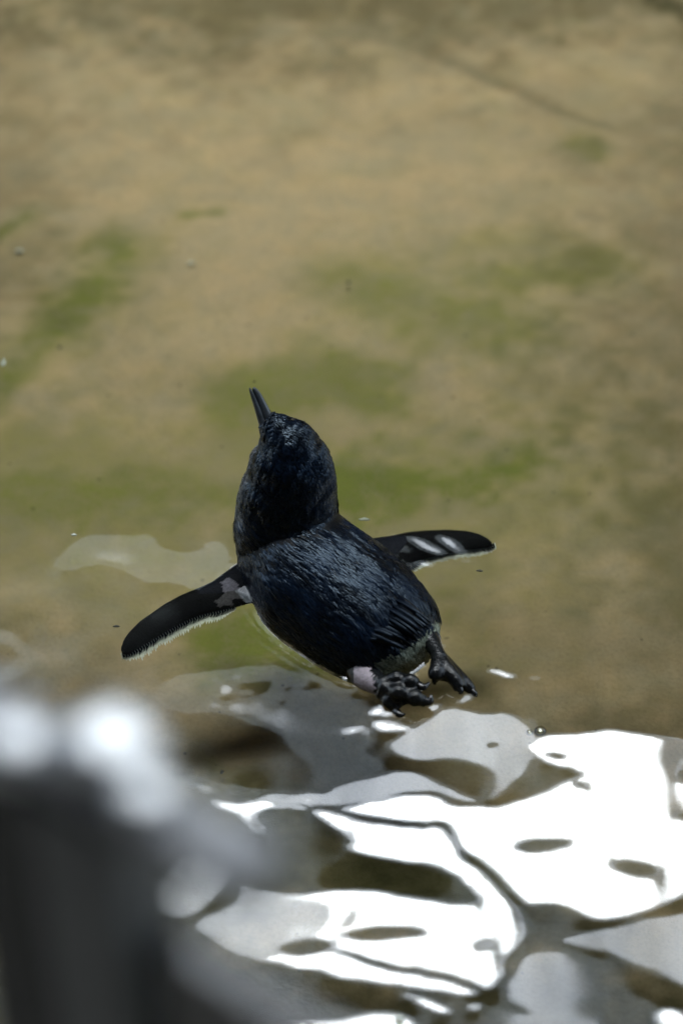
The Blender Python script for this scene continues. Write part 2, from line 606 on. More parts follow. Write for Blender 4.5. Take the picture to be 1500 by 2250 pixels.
src = bpy.data.objects.new('source', g.mesh('source')); COL.objects.link(src)
rm = src.modifiers.new('r', 'REMESH'); rm.mode = 'VOXEL'; rm.voxel_size = .0013; rm.use_smooth_shade = True
sm = src.modifiers.new('s', 'SMOOTH'); sm.factor = .5; sm.iterations = 4
bpy.context.view_layer.update()
dg = bpy.context.evaluated_depsgraph_get()
body_me = bpy.data.meshes.new_from_object(src.evaluated_get(dg))
bpy.data.objects.remove(src)

kd = kdtree.KDTree(len(g.v))
for i, p in enumerate(g.v): kd.insert(p, i)
kd.balance()
nv = len(body_me.vertices)
BV = np.empty(nv * 3, np.float32); body_me.vertices.foreach_get('co', BV); BV = BV.reshape(-1, 3)
ED = np.empty(len(body_me.edges) * 2, np.int32); body_me.edges.foreach_get('vertices', ED); ED = ED.reshape(-1, 2)
wn_ = np.clip(1 - np.abs(BV[:, 2] - .048) / .022, 0, 1) * (np.hypot(BV[:, 0] + .045, BV[:, 1] + .04) < .075)
wn_ = np.minimum(1, wn_ * 2)[:, None]
deg = np.bincount(ED.ravel(), minlength=nv)[:, None]
for _ in range(26):                      # soften the fold between neck and shoulders
    acc = np.zeros_like(BV)
    np.add.at(acc, ED[:, 0], BV[ED[:, 1]]); np.add.at(acc, ED[:, 1], BV[ED[:, 0]])
    BV += wn_ * .6 * (acc / np.maximum(deg, 1) - BV)
body_me.vertices.foreach_set('co', BV.ravel()); body_me.update()
BN = np.empty(nv * 3, np.float32); body_me.vertex_normals.foreach_get('vector', BN); BN = BN.reshape(-1, 3)
TAGS = [g.tag[kd.find(p)[1]] for p in BV]

HC = smooth_path(HEADP, 60)


def in_poly(x, y, poly):
    r = False; n = len(poly)
    for i in range(n):
        x1, y1 = poly[i]; x2, y2 = poly[(i + 1) % n]
        if (y1 > y) != (y2 > y) and x < (x2 - x1) * (y - y1) / (y2 - y1) + x1: r = not r
    return r


PATCH = [tuple(at(u, v, .002)[:2]) for u, v in ((470, 1307), (482, 1302), (492, 1296), (486, 1275), (500, 1266), (512, 1270), (528, 1286), (540, 1296), (528, 1301), (514, 1300), (508, 1312), (494, 1312), (480, 1316))]
BLACK = (.002, .0025, .0036); NAVY = (.003, .005, .010); WHITE = (.74, .75, .71)


def skin_colour(p, n, t):
    """colour of the bird's coat or skin at a point, and its roughness"""
    j = math.sin(p[0] * 900) * math.sin(p[1] * 1100 + p[2] * 700)
    if t == 'foot':
        return (.007, .0075, .008), .2
    if t == 'leg':
        # pale thigh, black from the ankle on
        if p[0] < .060:
            d = p[0] - .0245 + .0015 * j + .15 * (p[1] + .195)
            return ((.30, .255, .28), .45) if d < 0 and p[0] > .0095 else (((.010, .011, .012), .16) if d >= 0 else (BLACK, .4))
        return ((.30, .255, .28), .45) if n[0] > .85 else ((.010, .011, .012), .16)
    if t == 'flipper_l':
        if in_poly(p[0] + .0012 * j, p[1], PATCH): return (.125, .120, .135), .6
        return (WHITE, .6) if n[2] < -.5 else ((.004, .0052, .0075), .5)
    if t == 'flipper_r':
        return (WHITE, .6) if n[2] < -.5 else ((.004, .0052, .0075), .5)
    a = p[0] * HEAD.x + p[1] * HEAD.y
    if t == 'head' and p[2] > .045:
        # greyish cheek and throat on the sides that face ahead
        c = HC[np.argmin(np.abs(HC[:, 2] - p[2]))]
        d = ((p[0] - c[0]) * -.82 + (p[1] - c[1]) * .57) / c[3] + .06 * j
        if d > .62: return (.085, .095, .11), .55
        return NAVY, .38
    lim = -.011 + .002 * j
    rear = -(n[0] * HEAD.x + n[1] * HEAD.y)
    if a < -.125 and rear > .45: lim = .0 + min(.024, (rear - .45) * .06) + .003 * j
    if p[2] < lim:
        return ((.21, .235, .18), .6) if a < -.118 else (WHITE, .6)
    return BLACK, .4


cols = np.ones((nv, 4), np.float32); rough = np.zeros(nv, np.float32)
for i in range(nv):
    c, r_ = skin_colour(BV[i], BN[i], TAGS[i])
    cols[i, :3] = c; rough[i] = r_
set_attr(body_me, 'tint', cols, 'FLOAT_COLOR'); set_attr(body_me, 'wet', rough)
set_attr(body_me, 'gloss', np.where(np.isin(np.array(TAGS), ['flipper_l', 'flipper_r']), .04, np.where(np.isin(np.array(TAGS), ['foot', 'leg']), .32, .12)))


def coat_material(name, feather):
    m, nt, p = mat_new(name)
    tc = nt.nodes.new('ShaderNodeTexCoord').outputs['Object']
    t = attr(nt, 'tint').outputs['Color']
    n = noise(nt, 420, 4, .6, tc)
    nt.links.new(mix(nt, t, ramp(nt, n, [(.3, (.7, .7, .7)), (.7, (1.25, 1.25, 1.25))]), 1.0, 'MULTIPLY'), p.inputs['Base Color'])
    nt.links.new(attr(nt, 'wet').outputs['Fac'], p.inputs['Roughness'])
    nt.links.new(attr(nt, 'gloss').outputs['Fac'], p.inputs['Specular IOR Level'])
    if feather: p.inputs['Specular Tint'].default_value = (.60, .80, 1.0, 1)
    else: bump(nt, n, .5, .0012, p)
    return m


M_COAT = coat_material('penguin_skin_and_down', False)
M_FEATHER = coat_material('penguin_feathers', True)
M_BEAK = plain('slate_beak', (.030, .037, .045), .32, 0, .35, 160)
M_CLAW = plain('black_claw', (.010, .010, .011), .22, 0, .3, 200)
M_EYE = plain('eye', (.03, .035, .04), .05, 0, .1, 100)

penguin = empty('penguin', (-.02, -.08, FLOOR_Z + .1))
tag(penguin, 'small blue black penguin swimming away with flippers spread and beak raised', 'penguin')
body = link_mesh('body', body_me, M_COAT, penguin)

# ---- plumage: each feather a small curved blade lying along the flow
body_me.calc_loop_triangles()
nt_ = len(body_me.loop_triangles)
TRI = np.empty(nt_ * 3, np.int32); body_me.loop_triangles.foreach_get('vertices', TRI); TRI = TRI.reshape(-1, 3)
TA = np.linalg.norm(np.cross(BV[TRI[:, 1]] - BV[TRI[:, 0]], BV[TRI[:, 2]] - BV[TRI[:, 0]]), axis=1) / 2
tg = np.array(TAGS)
is_fur = np.isin(tg, ['torso', 'head'])
zc = BV[TRI].mean(1)[:, 2]
ok = is_fur[TRI].all(1) & (zc > -.014)
dens = np.where(tg[TRI[:, 0]] == 'head', 1.9, 1.0) * TA * ok
NF = 34000
pick = rng.choice(nt_, NF, p=dens / dens.sum())
bw = rng.dirichlet((1, 1, 1), NF)
FP = (BV[TRI[pick]] * bw[:, :, None]).sum(1); FN = (BN[TRI[pick]] * bw[:, :, None]).sum(1)
FT = tg[TRI[pick, 0]]
HT = np.gradient(HC[:, :3], axis=0); HT /= np.linalg.norm(HT, axis=1)[:, None]


def flow_at(p, t):
    back = np.array((-HEAD.x, -HEAD.y, -.28))
    i = int(np.argmin(((HC[:, :3] - p) ** 2).sum(1)))
    hd = -HT[i]
    k = min(1, max(0, (p[2] - .050) / .018)) if t == 'head' else 0
    f = back * (1 - k) + hd * k
    return f / np.linalg.norm(f)


A_ = FP @ np.array(HEAD); B_ = FP @ np.array(SIDE)
Q_ = B_ + FP[:, 2] * .85 + .005 * vnoise(A_, B_, .03, 40)
streak = vnoise(A_, B_ + FP[:, 2] * .8, .022, 41)            # wavering direction
clump = vnoise(A_ / 4.5, Q_, .0030, 43)                      # wet strands lying along the flow
strand = vnoise(A_ / 5.0, Q_, .0022, 45)
tone = vnoise(A_ / 2.0, B_ + FP[:, 2], .010, 44)
hx = FP[:, 0] - .3 * FP[:, 1]
hclump = vnoise(FP[:, 2] / 1.7, hx, .0026, 46); hroll = vnoise(FP[:, 2] / 1.6, hx, .0030, 47)
fv = []; ff = []; fc = []; fr_ = []; fg_ = []
for i in range(NF):
    p, n, t = FP[i], FN[i], FT[i]
    n = n / (np.linalg.norm(n) + 1e-9)
    f = flow_at(p, t); f = f - n * (f @ n)
    if np.linalg.norm(f) < .1: continue
    f /= np.linalg.norm(f)
    s = np.cross(f, n)
    headk = t == 'head' and p[2] > .055
    ang = (.10 if headk else .20) * streak[i] + rng.normal(0, .10 if headk else .07)
    f, s = f * math.cos(ang) + s * math.sin(ang), s * math.cos(ang) - f * math.sin(ang)
    if headk:
        L = rng.uniform(.0050, .0075); W = rng.uniform(.0011, .0017); lift = .09 + .18 * hclump[i] + rng.uniform(-.03, .03)
    else:
        L = rng.uniform(.012, .021); W = rng.uniform(.0007, .0013); lift = .02 + .10 * clump[i] + rng.uniform(-.02, .02)
    if p[2] < .006: L *= .6; lift *= .5
    if A_[i] < -.138: L *= .42
    roll = (.65 * hroll[i] if headk else .6 * strand[i]) + rng.normal(0, .10)
    s2 = s * math.cos(roll) + n * math.sin(roll); n2 = n * math.cos(roll) - s * math.sin(roll)
    b = len(fv)
    for q, wq, hq in ((0, .55, -.0003), (.45, 1.0, .0004), (.8, .7, .0003)):
        c = p + f * (L * q) + n * (hq + lift * L * q - .9 * L * L * q * q / .055 * .5)
        for k, kk in ((-1, 0), (0, .45), (1, 0)):
            fv.append(c + s2 * (k * W * wq) + n2 * (kk * W * wq))
    fv.append(p + f * L + n * (lift * L - .9 * L * L / .055 * .5))
    for r0 in (0, 3):
        ff += [(b + r0, b + r0 + 1, b + r0 + 4, b + r0 + 3), (b + r0 + 1, b + r0 + 2, b + r0 + 5, b + r0 + 4)]
    ff += [(b + 6, b + 7, b + 9), (b + 7, b + 8, b + 9)]
    c, r_ = skin_colour(p, n, t)
    if c in (BLACK, NAVY):
        k = .5 + .5 * tone[i]
        c = tuple(x * (1 - .7 * k) + y * .7 * k for x, y in zip(BLACK, (.004, .0105, .026)))
    v_ = rng.uniform(.6, 1.5)
    fc += [(c[0] * v_, c[1] * v_, c[2] * v_, 1)] * 10; fr_ += [rng.uniform(.22, .36)] * 10; fg_ += [rng.uniform(.18, .36) if headk else rng.uniform(.14, .28)] * 10
pm = bpy.data.meshes.new('plumage'); pm.from_pydata([tuple(x) for x in fv], [], ff); pm.update()
set_attr(pm, 'tint', fc, 'FLOAT_COLOR'); set_attr(pm, 'wet', fr_); set_attr(pm, 'gloss', fg_)
plum = link_mesh('plumage', pm, M_FEATHER, penguin)
plum['kind'] = 'stuff'


# ---- single blades: tail and flipper fringe
def blade(name, a, b, w, nrm, tint, parent, bend=0.0, rough_=.4, thick=.0006):
    a, b = Vector(a), Vector(b); T = (b - a).normalized()
    sd = T.cross(Vector(nrm)).normalized(); up = sd.cross(T)
    L = (b - a).length
    v = []; f = []
    prof = ((0, .55), (.3, .95), (.65, 1.0), (.88, .62))
    for q, wq in prof:
        c = a + T * (L * q) + up * (bend * 4 * q * (1 - q))
        v += [c - sd * (w * wq), c + up * (w * .3 + thick), c + sd * (w * wq), c - up * thick]
    v.append(b)
    for j in range(len(prof) - 1):
        o = j * 4
        for k in range(4): f.append((o + k, o + (k + 1) % 4, o + 4 + (k + 1) % 4, o + 4 + k))
    o = (len(prof) - 1) * 4
    for k in range(4): f.append((o + k, o + (k + 1) % 4, len(v) - 1))
    f.append((3, 2, 1, 0))
    me = bpy.data.meshes.new(name); me.from_pydata([tuple(x) for x in v], [], f); me.update()
    set_attr(me, 'tint', [(*tint, 1)] * len(v), 'FLOAT_COLOR'); set_attr(me, 'wet', [rough_] * len(v)); set_attr(me, 'gloss', [.2] * len(v))
    return link_mesh(name, me, M_FEATHER, parent)


for i in range(26):
    k = i / 25.0
    lay = i % 2
    bu, bv = 872 + (806 - 872) * k, 1312 + (1396 - 1312) * k
    tu, tv = 956 + (888 - 956) * k + random.uniform(-16, 6), 1376 + (1430 - 1376) * k + random.uniform(-9, 9)
    bu += random.uniform(-8, 8); bv += random.uniform(-6, 6); dk_ = random.uniform(.5, 1.6)
    base = at(bu, bv, .042 - .012 * k - .002 * lay)
    tip = at(tu, tv, .047 - .020 * k - .002 * lay + random.uniform(-.001, .001))
    blade('tail_feather', base, tip, random.uniform(.0019, .0031), (random.uniform(-.25, .3), -.25, 1), (.0026 * dk_, .0042 * dk_, .0080 * dk_), penguin, random.uniform(.0005, .004), .36)


def fringe(name, trail, zr, zt, wpx, parent, n, s0):
    """the pale comb of stubby feathers along a flipper's trailing edge, with black teeth over it"""
    T = resample([Vector((u, v)) for u, v in trail], n)
    W = Geo(); K = Geo()
    wv, wf, kv, kf = [], [], [], []
    for i in range(int(n * s0), n - 1):
        s = i / (n - 1)
        z = zr + (zt - zr) * s ** .8 - .0015
        d = Vector(T[i + 1] - T[i]); nrm2 = Vector((-d.y, d.x)).normalized()
        if nrm2.y < 0: nrm2 = -nrm2
        ww = wpx * min(1, (1 - s) * 7 + .25) * random.uniform(.82, 1.12) * min(1, (s - s0) * 9 + .35)
        mid = Vector(T[i]) + d * .5
        lean = d.normalized() * (ww * .25)
        for (vv, fl, reach, wid, dz) in ((wv, wf, ww, .95, -.0012), (kv, kf, ww * random.uniform(.32, .58), .42, .0003)):
            b = len(vv)
            p0, p1 = mid - d * wid, mid + d * wid
            back = -nrm2 * 9
            q = mid + nrm2 * reach + lean
            vv += [tuple(at(*(p0 + back), z + dz)), tuple(at(*(p1 + back), z + dz)), tuple(at(*(p1 + nrm2 * reach * .45), z + dz)),
                   tuple(at(*q, z + dz - .0006)), tuple(at(*(p0 + nrm2 * reach * .45), z + dz))]
            fl.append((b, b + 1, b + 2, b + 3, b + 4))
    for vv, fl, tint, nm in ((wv, wf, (.74, .77, .68), 'pale_fringe'), (kv, kf, (.004, .005, .007), 'dark_fringe')):
        me = bpy.data.meshes.new(nm); me.from_pydata(vv, [], fl); me.update()
        set_attr(me, 'tint', [(*tint, 1)] * len(vv), 'FLOAT_COLOR'); set_attr(me, 'wet', [.6] * len(vv)); set_attr(me, 'gloss', [.04] * len(vv))
        o = link_mesh(nm, me, M_FEATHER, parent, smooth=False); o['kind'] = 'stuff'


fringe('fringe', FL_TRAIL, -.006, -.014, 24, penguin, 62, .26)
fringe('fringe', FR_TRAIL, -.006, -.011, 17, penguin, 56, .20)


def tube_part(name, path, mat, parent, n=12, up=(0, 0, 1), steps=None):
    q = Geo(); q.tube(path, name, n, up, steps)
    me = q.mesh(name)
    return link_mesh(name, me, mat, parent)


for ft in FEET:
    for c in ft['claws']: tube_part('claw', px_path(c), M_CLAW, penguin, 10, (.3, .2, 1))

# beak: upper and lower mandible, slightly parted
BB = Vector((-.0595, -.0170, .1165)); BT = at(553, 852, .1400)
bd = (BT - BB).normalized(); bs = Vector((.86, .35, .12)); bs = (bs - bd * bs.dot(bd)).normalized()


def bk(q, off, w, h): p = BB + (BT - BB) * q + bs * off; return (p.x, p.y, p.z, w, h)


tube_part('upper_mandible', [bk(-.12, .0022, .0060, .0060), bk(.15, .0022, .0052, .0050), bk(.5, .0024, .0040, .0037), bk(.8, .0022, .0029, .0027), bk(.95, .0014, .0018, .0017), bk(.985, .0008, .0006, .0006)],
          M_BEAK, penguin, 16, bs, 30)
tube_part('lower_mandible', [bk(-.12, -.0034, .0052, .0042), bk(.2, -.0030, .0042, .0032), bk(.6, -.0022, .0030, .0022), bk(.9, -.0018, .0019, .0014), bk(1.02, -.0015, .0006, .0005)],
          M_BEAK, penguin, 16, bs, 30)
BVH = BVHTree.FromPolygons([Vector(p) for p in BV], [tuple(t) for t in TRI])
for sgn in (-1, 1):
    o_ = Vector((-.0490, -.0225, .1040)); d_ = Vector((sgn * .9, .38, .05)).normalized()
    hit = BVH.ray_cast(o_, d_)[0]
    c = hit - d_ * .0030
    q = Geo()
    rs = []
    for ph in np.linspace(-1.45, 1.45, 9):
        rs.append([c + Vector((.0045 * math.sin(ph), .0045 * math.cos(ph) * math.cos(k), .0045 * math.cos(ph) * math.sin(k))) for k in np.linspace(0, 2 * math.pi, 14, endpoint=False)])
    q.rings(rs, 'eye')
    link_mesh('eye', q.mesh('eye'), M_EYE, penguin)

# ------------------------------------------------------------------ water: a real rippled surface
# Ripple fields drawn as outlines on the pool: where the swell leans towards the open sky (W, P, G from
# steep to slight) or away from it (D).
WALL_Y = 8.0
E_DARK, E_GHOST = 51.0, 54.4
RIPPLES = [
    ('G', [(118, 1240), (140, 1210), (180, 1178), (250, 1172), (345, 1172), (348, 1210), (440, 1215), (450, 1188), (495, 1190), (515, 1235), (552, 1300), (530, 1300), (505, 1268), (470, 1283), (420, 1292), (410, 1278), (340, 1278), (300, 1262), (270, 1242), (200, 1232), (150, 1248)]),
    ('P', [(470, 1283), (500, 1262), (521, 1240), (540, 1275), (556, 1305), (552, 1322), (540, 1305), (520, 1290), (495, 1288)]),
    ('G', [(-30, 1375), (30, 1385), (80, 1430), (60, 1465), (0, 1490), (-30, 1500)]),
    ('D', [(-30, 1400), (20, 1405), (50, 1432), (30, 1455), (-30, 1460)]),
    ('G', [(340, 1520), (380, 1475), (490, 1470), (570, 1455), (640, 1465), (680, 1480), (740, 1505), (790, 1530), (800, 1580), (830, 1620), (790, 1650), (840, 1680), (790, 1720), (720, 1735), (690, 1725), (700, 1680), (640, 1640), (620, 1600), (560, 1585), (500, 1560), (450, 1550), (390, 1555)]),
    ('D', [(458, 1512), (490, 1488), (540, 1495), (605, 1488), (585, 1525), (520, 1532), (475, 1532)]),
    ('P', [(480, 1500), (500, 1495), (512, 1508), (500, 1520), (482, 1518)]), ('P', [(530, 1510), (548, 1510), (545, 1522), (530, 1520)]),
    ('D', [(605, 1535), (625, 1505), (645, 1498), (635, 1525), (615, 1552)]), ('P', [(615, 1532), (627, 1512), (631, 1515), (622, 1535)]),
    ('D', [(670, 1495), (710, 1495), (700, 1515), (665, 1515)]),
    ('G', [(355, 1695), (450, 1705), (520, 1728), (700, 1735), (720, 1742), (500, 1746), (420, 1735)]),
    ('P', [(330, 1960), (360, 1920), (400, 1870), (515, 1870), (510, 1920), (470, 1980), (400, 2012), (340, 1990)]),
    ('W', [(455, 1752), (480, 1750), (520, 1758), (570, 1750), (640, 1765), (690, 1768), (650, 1772), (600, 1762), (565, 1775), (560, 1790), (590, 1822), (560, 1815), (520, 1785)]),
    ('P', [(490, 1748), (700, 1742), (760, 1720), (830, 1702), (900, 1690), (950, 1715), (1000, 1740), (1060, 1758), (1040, 1765), (985, 1755), (960, 1742), (900, 1738), (820, 1752), (730, 1768), (640, 1757)]),
    ('P', [(840, 1640), (880, 1615), (910, 1600), (940, 1580), (1000, 1552), (1070, 1575), (1100, 1565), (1140, 1580), (1170, 1610), (1170, 1650), (1160, 1690), (1120, 1730), (1080, 1755), (1060, 1752), (1090, 1700), (1060, 1680), (1000, 1665), (920, 1670), (880, 1660)]),
    ('D', [(1070, 1634), (1090, 1630), (1095, 1642), (1075, 1645)]),
    ('W', [(815, 1580), (850, 1577), (900, 1598), (905, 1606), (850, 1603), (825, 1598)]), ('W', [(810, 1562), (840, 1545), (850, 1560), (880, 1571), (815, 1571)]),
    ('W', [(748, 1602), (778, 1590), (794, 1595), (775, 1607)]), ('W', [(930, 1562), (960, 1546), (967, 1555), (945, 1570)]),
    ('W', [(1008, 1546), (1028, 1523), (1037, 1535), (1015, 1550)]), ('W', [(1068, 1468), (1088, 1468), (1132, 1488), (1115, 1492)]),
    ('P', [(1160, 1488), (1188, 1488), (1172, 1498)]),
    ('W', [(1170, 1640), (1185, 1622), (1260, 1622), (1300, 1612), (1380, 1612), (1500, 1630), (1560, 1640), (1560, 1940), (1500, 1958), (1440, 1985), (1380, 2000), (1300, 2008), (1270, 1990), (1230, 1975), (1170, 1975), (1155, 1978), (1120, 1945), (1080, 1905), (1050, 1880), (1020, 1868), (1010, 1850), (995, 1815), (985, 1805), (960, 1800), (900, 1800), (840, 1793), (760, 1776), (745, 1773), (790, 1760), (850, 1750), (920, 1748), (960, 1752), (980, 1768), (1020, 1773), (1100, 1770), (1150, 1757), (1200, 1735), (1240, 1715), (1280, 1702), (1260, 1692), (1220, 1682), (1190, 1670), (1175, 1660)]),
    ('D', [(1130, 1852), (1160, 1838), (1262, 1833), (1250, 1850), (1200, 1864), (1150, 1868)]),
    ('D', [(1330, 1887), (1390, 1876), (1455, 1900), (1430, 1920), (1370, 1913)]),
    ('D', [(1483, 1692), (1520, 1675), (1540, 1730), (1490, 1720)]), ('D', [(1465, 1782), (1540, 1772), (1540, 1808)]),
    ('D', [(1256, 1716), (1282, 1718), (1288, 1734), (1265, 1732)]), ('D', [(1198, 1653), (1240, 1658), (1235, 1672), (1210, 1666)]),
    ('W', [(675, 1774), (720, 1774), (750, 1787), (840, 1808), (900, 1813), (955, 1811), (975, 1818), (992, 1852), (1004, 1878), (1045, 1896), (1107, 1960), (1142, 1990), (1150, 2027), (1142, 2066), (1108, 2094), (1095, 2115), (1108, 2137), (1071, 2164), (1020, 2182), (950, 2166), (840, 2154), (748, 2139), (657, 2117), (539, 2102), (473, 2062), (411, 2022), (521, 1985), (532, 1930), (560, 1950), (657, 1967), (712, 1954), (822, 1950), (895, 1967), (960, 1978), (1064, 1986), (1040, 1950), (1010, 1920), (980, 1900), (940, 1893), (850, 1878), (780, 1868), (755, 1852), (775, 1845), (760, 1825), (720, 1800)]),
    ('P', [(411, 2022), (521, 1985), (532, 1930), (600, 1965), (690, 1968), (740, 2000), (690, 2062), (600, 2100), (539, 2102), (473, 2062)]),
    ('D', [(605, 2078), (650, 2056), (720, 2058), (728, 2080), (690, 2098), (630, 2094)]),
    ('D', [(740, 2050), (800, 2028), (900, 2025), (945, 2040), (900, 2058), (800, 2060)]),
    ('G', [(757, 2035), (775, 1988), (790, 1988), (772, 2034)]), ('P', [(1035, 2062), (1080, 2048), (1088, 2070), (1050, 2088)]),
    ('D', [(735, 2076), (850, 2114), (950, 2120), (1086, 2166), (1076, 2180), (950, 2134), (850, 2128), (740, 2090)]),
    ('P', [(1220, 2055), (1300, 2035), (1400, 2015), (1560, 1985), (1560, 2190), (1500, 2150), (1440, 2120), (1360, 2090), (1280, 2065)]),
    ('G', [(1130, 2100), (1220, 2072), (1300, 2092), (1340, 2112), (1330, 2150), (1340, 2200), (1310, 2270), (1200, 2270), (1150, 2205), (1100, 2190)]),
    ('W', [(1440, 2218), (1480, 2210), (1510, 2230), (1510, 2260), (1450, 2260)]),
    ('W', [(595, 2242), (700, 2240), (820, 2228), (870, 2222), (915, 2240), (920, 2290), (590, 2290)]),
    ('W', [(875, 2168), (940, 2187), (1002, 2214), (980, 2218), (910, 2194)]), ('W', [(1028, 2200), (1058, 2197), (1052, 2211), (1030, 2211)]),
    ('G', [(1070, 2212), (1120, 2202), (1180, 2232), (1200, 2270), (1050, 2270)]),
    ('P', [(880, 1177), (922, 1179), (948, 1197), (980, 1215), (962, 1221), (932, 1207), (905, 1191)]),
    ('P', [(955, 1172), (988, 1183), (1014, 1202), (1026, 1218), (1000, 1212), (972, 1195)]),
    ('G', [(848, 1195), (880, 1193), (902, 1215), (880, 1217)]), ('P', [(903, 1229), (940, 1235), (952, 1245), (913, 1249)]),
    ('P', [(1008, 1221), (1040, 1236), (1018, 1236)]), ('G', [(838, 1178), (860, 1171), (885, 1176), (860, 1182)]),
]


def chaikin(P, n=2):
    for _ in range(n):
        Q = np.roll(P, -1, axis=0)
        P = np.stack([.75 * P + .25 * Q, .25 * P + .75 * Q], 1).reshape(-1, 2)
    return P


def water():
    st = .0016
    fx = np.arange(-.44, .44 + st / 2, st); fy = np.arange(-.60, .46 + st / 2, st)
    X, Y = np.meshgrid(fx, fy)
    cls = np.zeros(X.shape, int)               # 0 dark, 1 ghost, 2 pale, 3 white
    wx = X + .0016 * vnoise(X, Y, .016, 71) + .0006 * vnoise(X, Y, .006, 72)
    wy = Y + .0016 * vnoise(X, Y, .016, 73) + .0006 * vnoise(X, Y, .006, 74)
    painted = np.zeros(X.shape, bool)
    for c, poly in RIPPLES:
        P = chaikin(np.array([tuple(at(u, v, 0))[:2] for u, v in poly]))
        lo, hi = P.min(0) - .004, P.max(0) + .004
        i0, i1 = np.searchsorted(fx, (lo[0], hi[0])); j0, j1 = np.searchsorted(fy, (lo[1], hi[1]))
        if i1 <= i0 or j1 <= j0: continue
        x, y = wx[j0:j1, i0:i1], wy[j0:j1, i0:i1]
        ins = np.zeros(x.shape, bool)
        for (x1, y1), (x2, y2) in zip(P, np.roll(P, -1, axis=0)):
            if y1 == y2: continue
            cr = ((y1 > y) != (y2 > y)) & (x < (x2 - x1) * (y - y1) / (y2 - y1) + x1)
            ins ^= cr
        cls[j0:j1, i0:i1][ins] = 'DGPW'.index(c)
    dist = np.hypot(X - CAM.x, Y - CAM.y)
    al = np.degrees(np.arctan2(CAM.z, dist))   # how steeply the eye meets the water
    lo_e = np.array([40.0, 52.0, 55.0, 59.5])[cls]; hi_e = np.array([49.6, 53.4, 56.4, 66.0])[cls]
    lo_e = np.where(cls == 0, np.minimum(lo_e, al - 7), lo_e)
    lo, hi = np.tan(np.radians((lo_e - al) / 2)), np.tan(np.radians((hi_e - al) / 2))
    ny, nx = X.shape
    pad = 160
    KY = 2 * np.pi * np.fft.fftfreq(ny + 2 * pad, st)[:, None]; KX = 2 * np.pi * np.fft.fftfreq(nx + 2 * pad, st)[None, :]
    mu = (2 * np.pi / .9) ** 2 * .25
    k2 = KX ** 2 + KY ** 2
    lam = .05
    den = KY ** 2 + lam * KX ** 2 + mu * .2 + 9e-7 * k2 ** 2
    h = np.zeros((ny + 2 * pad, nx + 2 * pad))
    hy = np.zeros_like(h)
    for it in range(110):
        T = hy.copy()
        c = T[pad:-pad, pad:-pad]
        T2 = np.clip(c, lo, hi)
        T[pad:-pad, pad:-pad] = c + 1.5 * (T2 - c)          # over-relaxed projection
        T[:pad] *= .9; T[-pad:] *= .9; T[:, :pad] *= .9; T[:, -pad:] *= .9
        H = np.fft.fft2(T) * (-1j * KY) / den
        hy = np.real(np.fft.ifft2(H * 1j * KY))
    h = np.real(np.fft.ifft2(H))[pad:-pad, pad:-pad]
    hyc = hy[pad:-pad, pad:-pad]
    e = al + 2 * np.degrees(np.arctan(hyc))
    got = np.digitize(e, [51.0, 54.4, 57.6])
    vis = Y < .0
    print('RIPPLES match', [(k, round(float((got[(cls == k) & vis] == k).mean()), 3)) for k in range(4)],
          'height', float(h.min()), float(h.max()), 'slope', float(np.abs(np.gradient(h, st, axis=1)).max()), float(np.abs(hyc).max()))
    # faint ripples everywhere and the rim of water climbing the bird's flanks
    h = h + .00010 * vnoise(X, Y, .045, 81) + .00003 * vnoise(X * .7, Y, .02, 82)
    band = (np.abs(BV[:, 2]) < .0016) & is_fur
    wl = kdtree.KDTree(int(band.sum()))
    for i, p in enumerate(BV[band]): wl.insert((p[0], p[1], 0), i)
    wl.balance()
    bx = BV[band]
    jit = .12 * vnoise(X, Y, .03, 91)
    jj, ii = np.where((X > bx[:, 0].min() - .03) & (X < bx[:, 0].max() + .03) & (Y > bx[:, 1].min() - .03) & (Y < bx[:, 1].max() + .03))
    for j, i in zip(jj, ii):
        d = wl.find((fx[i], fy[j], 0))[2]
        if d < .03: h[j, i] += .0008 * math.exp(-d / .003) + .00022 * math.sin(d * 2 * math.pi / .013 + 6 * jit[j, i]) * math.exp(-d / .010) * min(1, d / .004)
    win = np.clip(np.minimum.reduce([(X - fx[0]) / .05, (fx[-1] - X) / .05, (Y - fy[0]) / .02, (fy[-1] - Y) / .08]), 0, 1)
    h = h * win * win * (3 - 2 * win)
    xs = spaced(PX0, fx[0], fx[-1], PX1, st); ys = spaced(PY0, fy[0], fy[-1], PY1, st)
    Z = np.zeros((len(ys), len(xs)))
    i0 = int(np.argmin(np.abs(xs - fx[0]))); j0 = int(np.argmin(np.abs(ys - fy[0])))
    Z[j0:j0 + ny, i0:i0 + nx] = h
    me, _, _ = grid_mesh('water', xs, ys, Z)
    o = link_mesh('water', me, M_WATER)
    tag(o, 'shallow clear rippled pool water', 'water', kind='structure')


water()

# ------------------------------------------------------------------ unseen wall and shelter, added to shape the water's reflections and the fill
wz = WALL_Y * math.tan(R(E_DARK)); pz = WALL_Y * math.tan(R(E_GHOST))
hall = empty('added_dark_hall', (0, WALL_Y, DECK_Z))
box('wall', (0, WALL_Y + .2, (wz + DECK_Z) / 2), (22, .4, wz - DECK_Z), M_TIMBER, hall)
box('parapet', (0, WALL_Y + .2, (wz + pz) / 2), (22.1, .42, pz - wz), M_PARAPET, hall)  # pale band added so its mirror image makes the grey patches
tag(hall, 'unseen tall dark hall with pale parapet, added for the water to mirror', 'building')

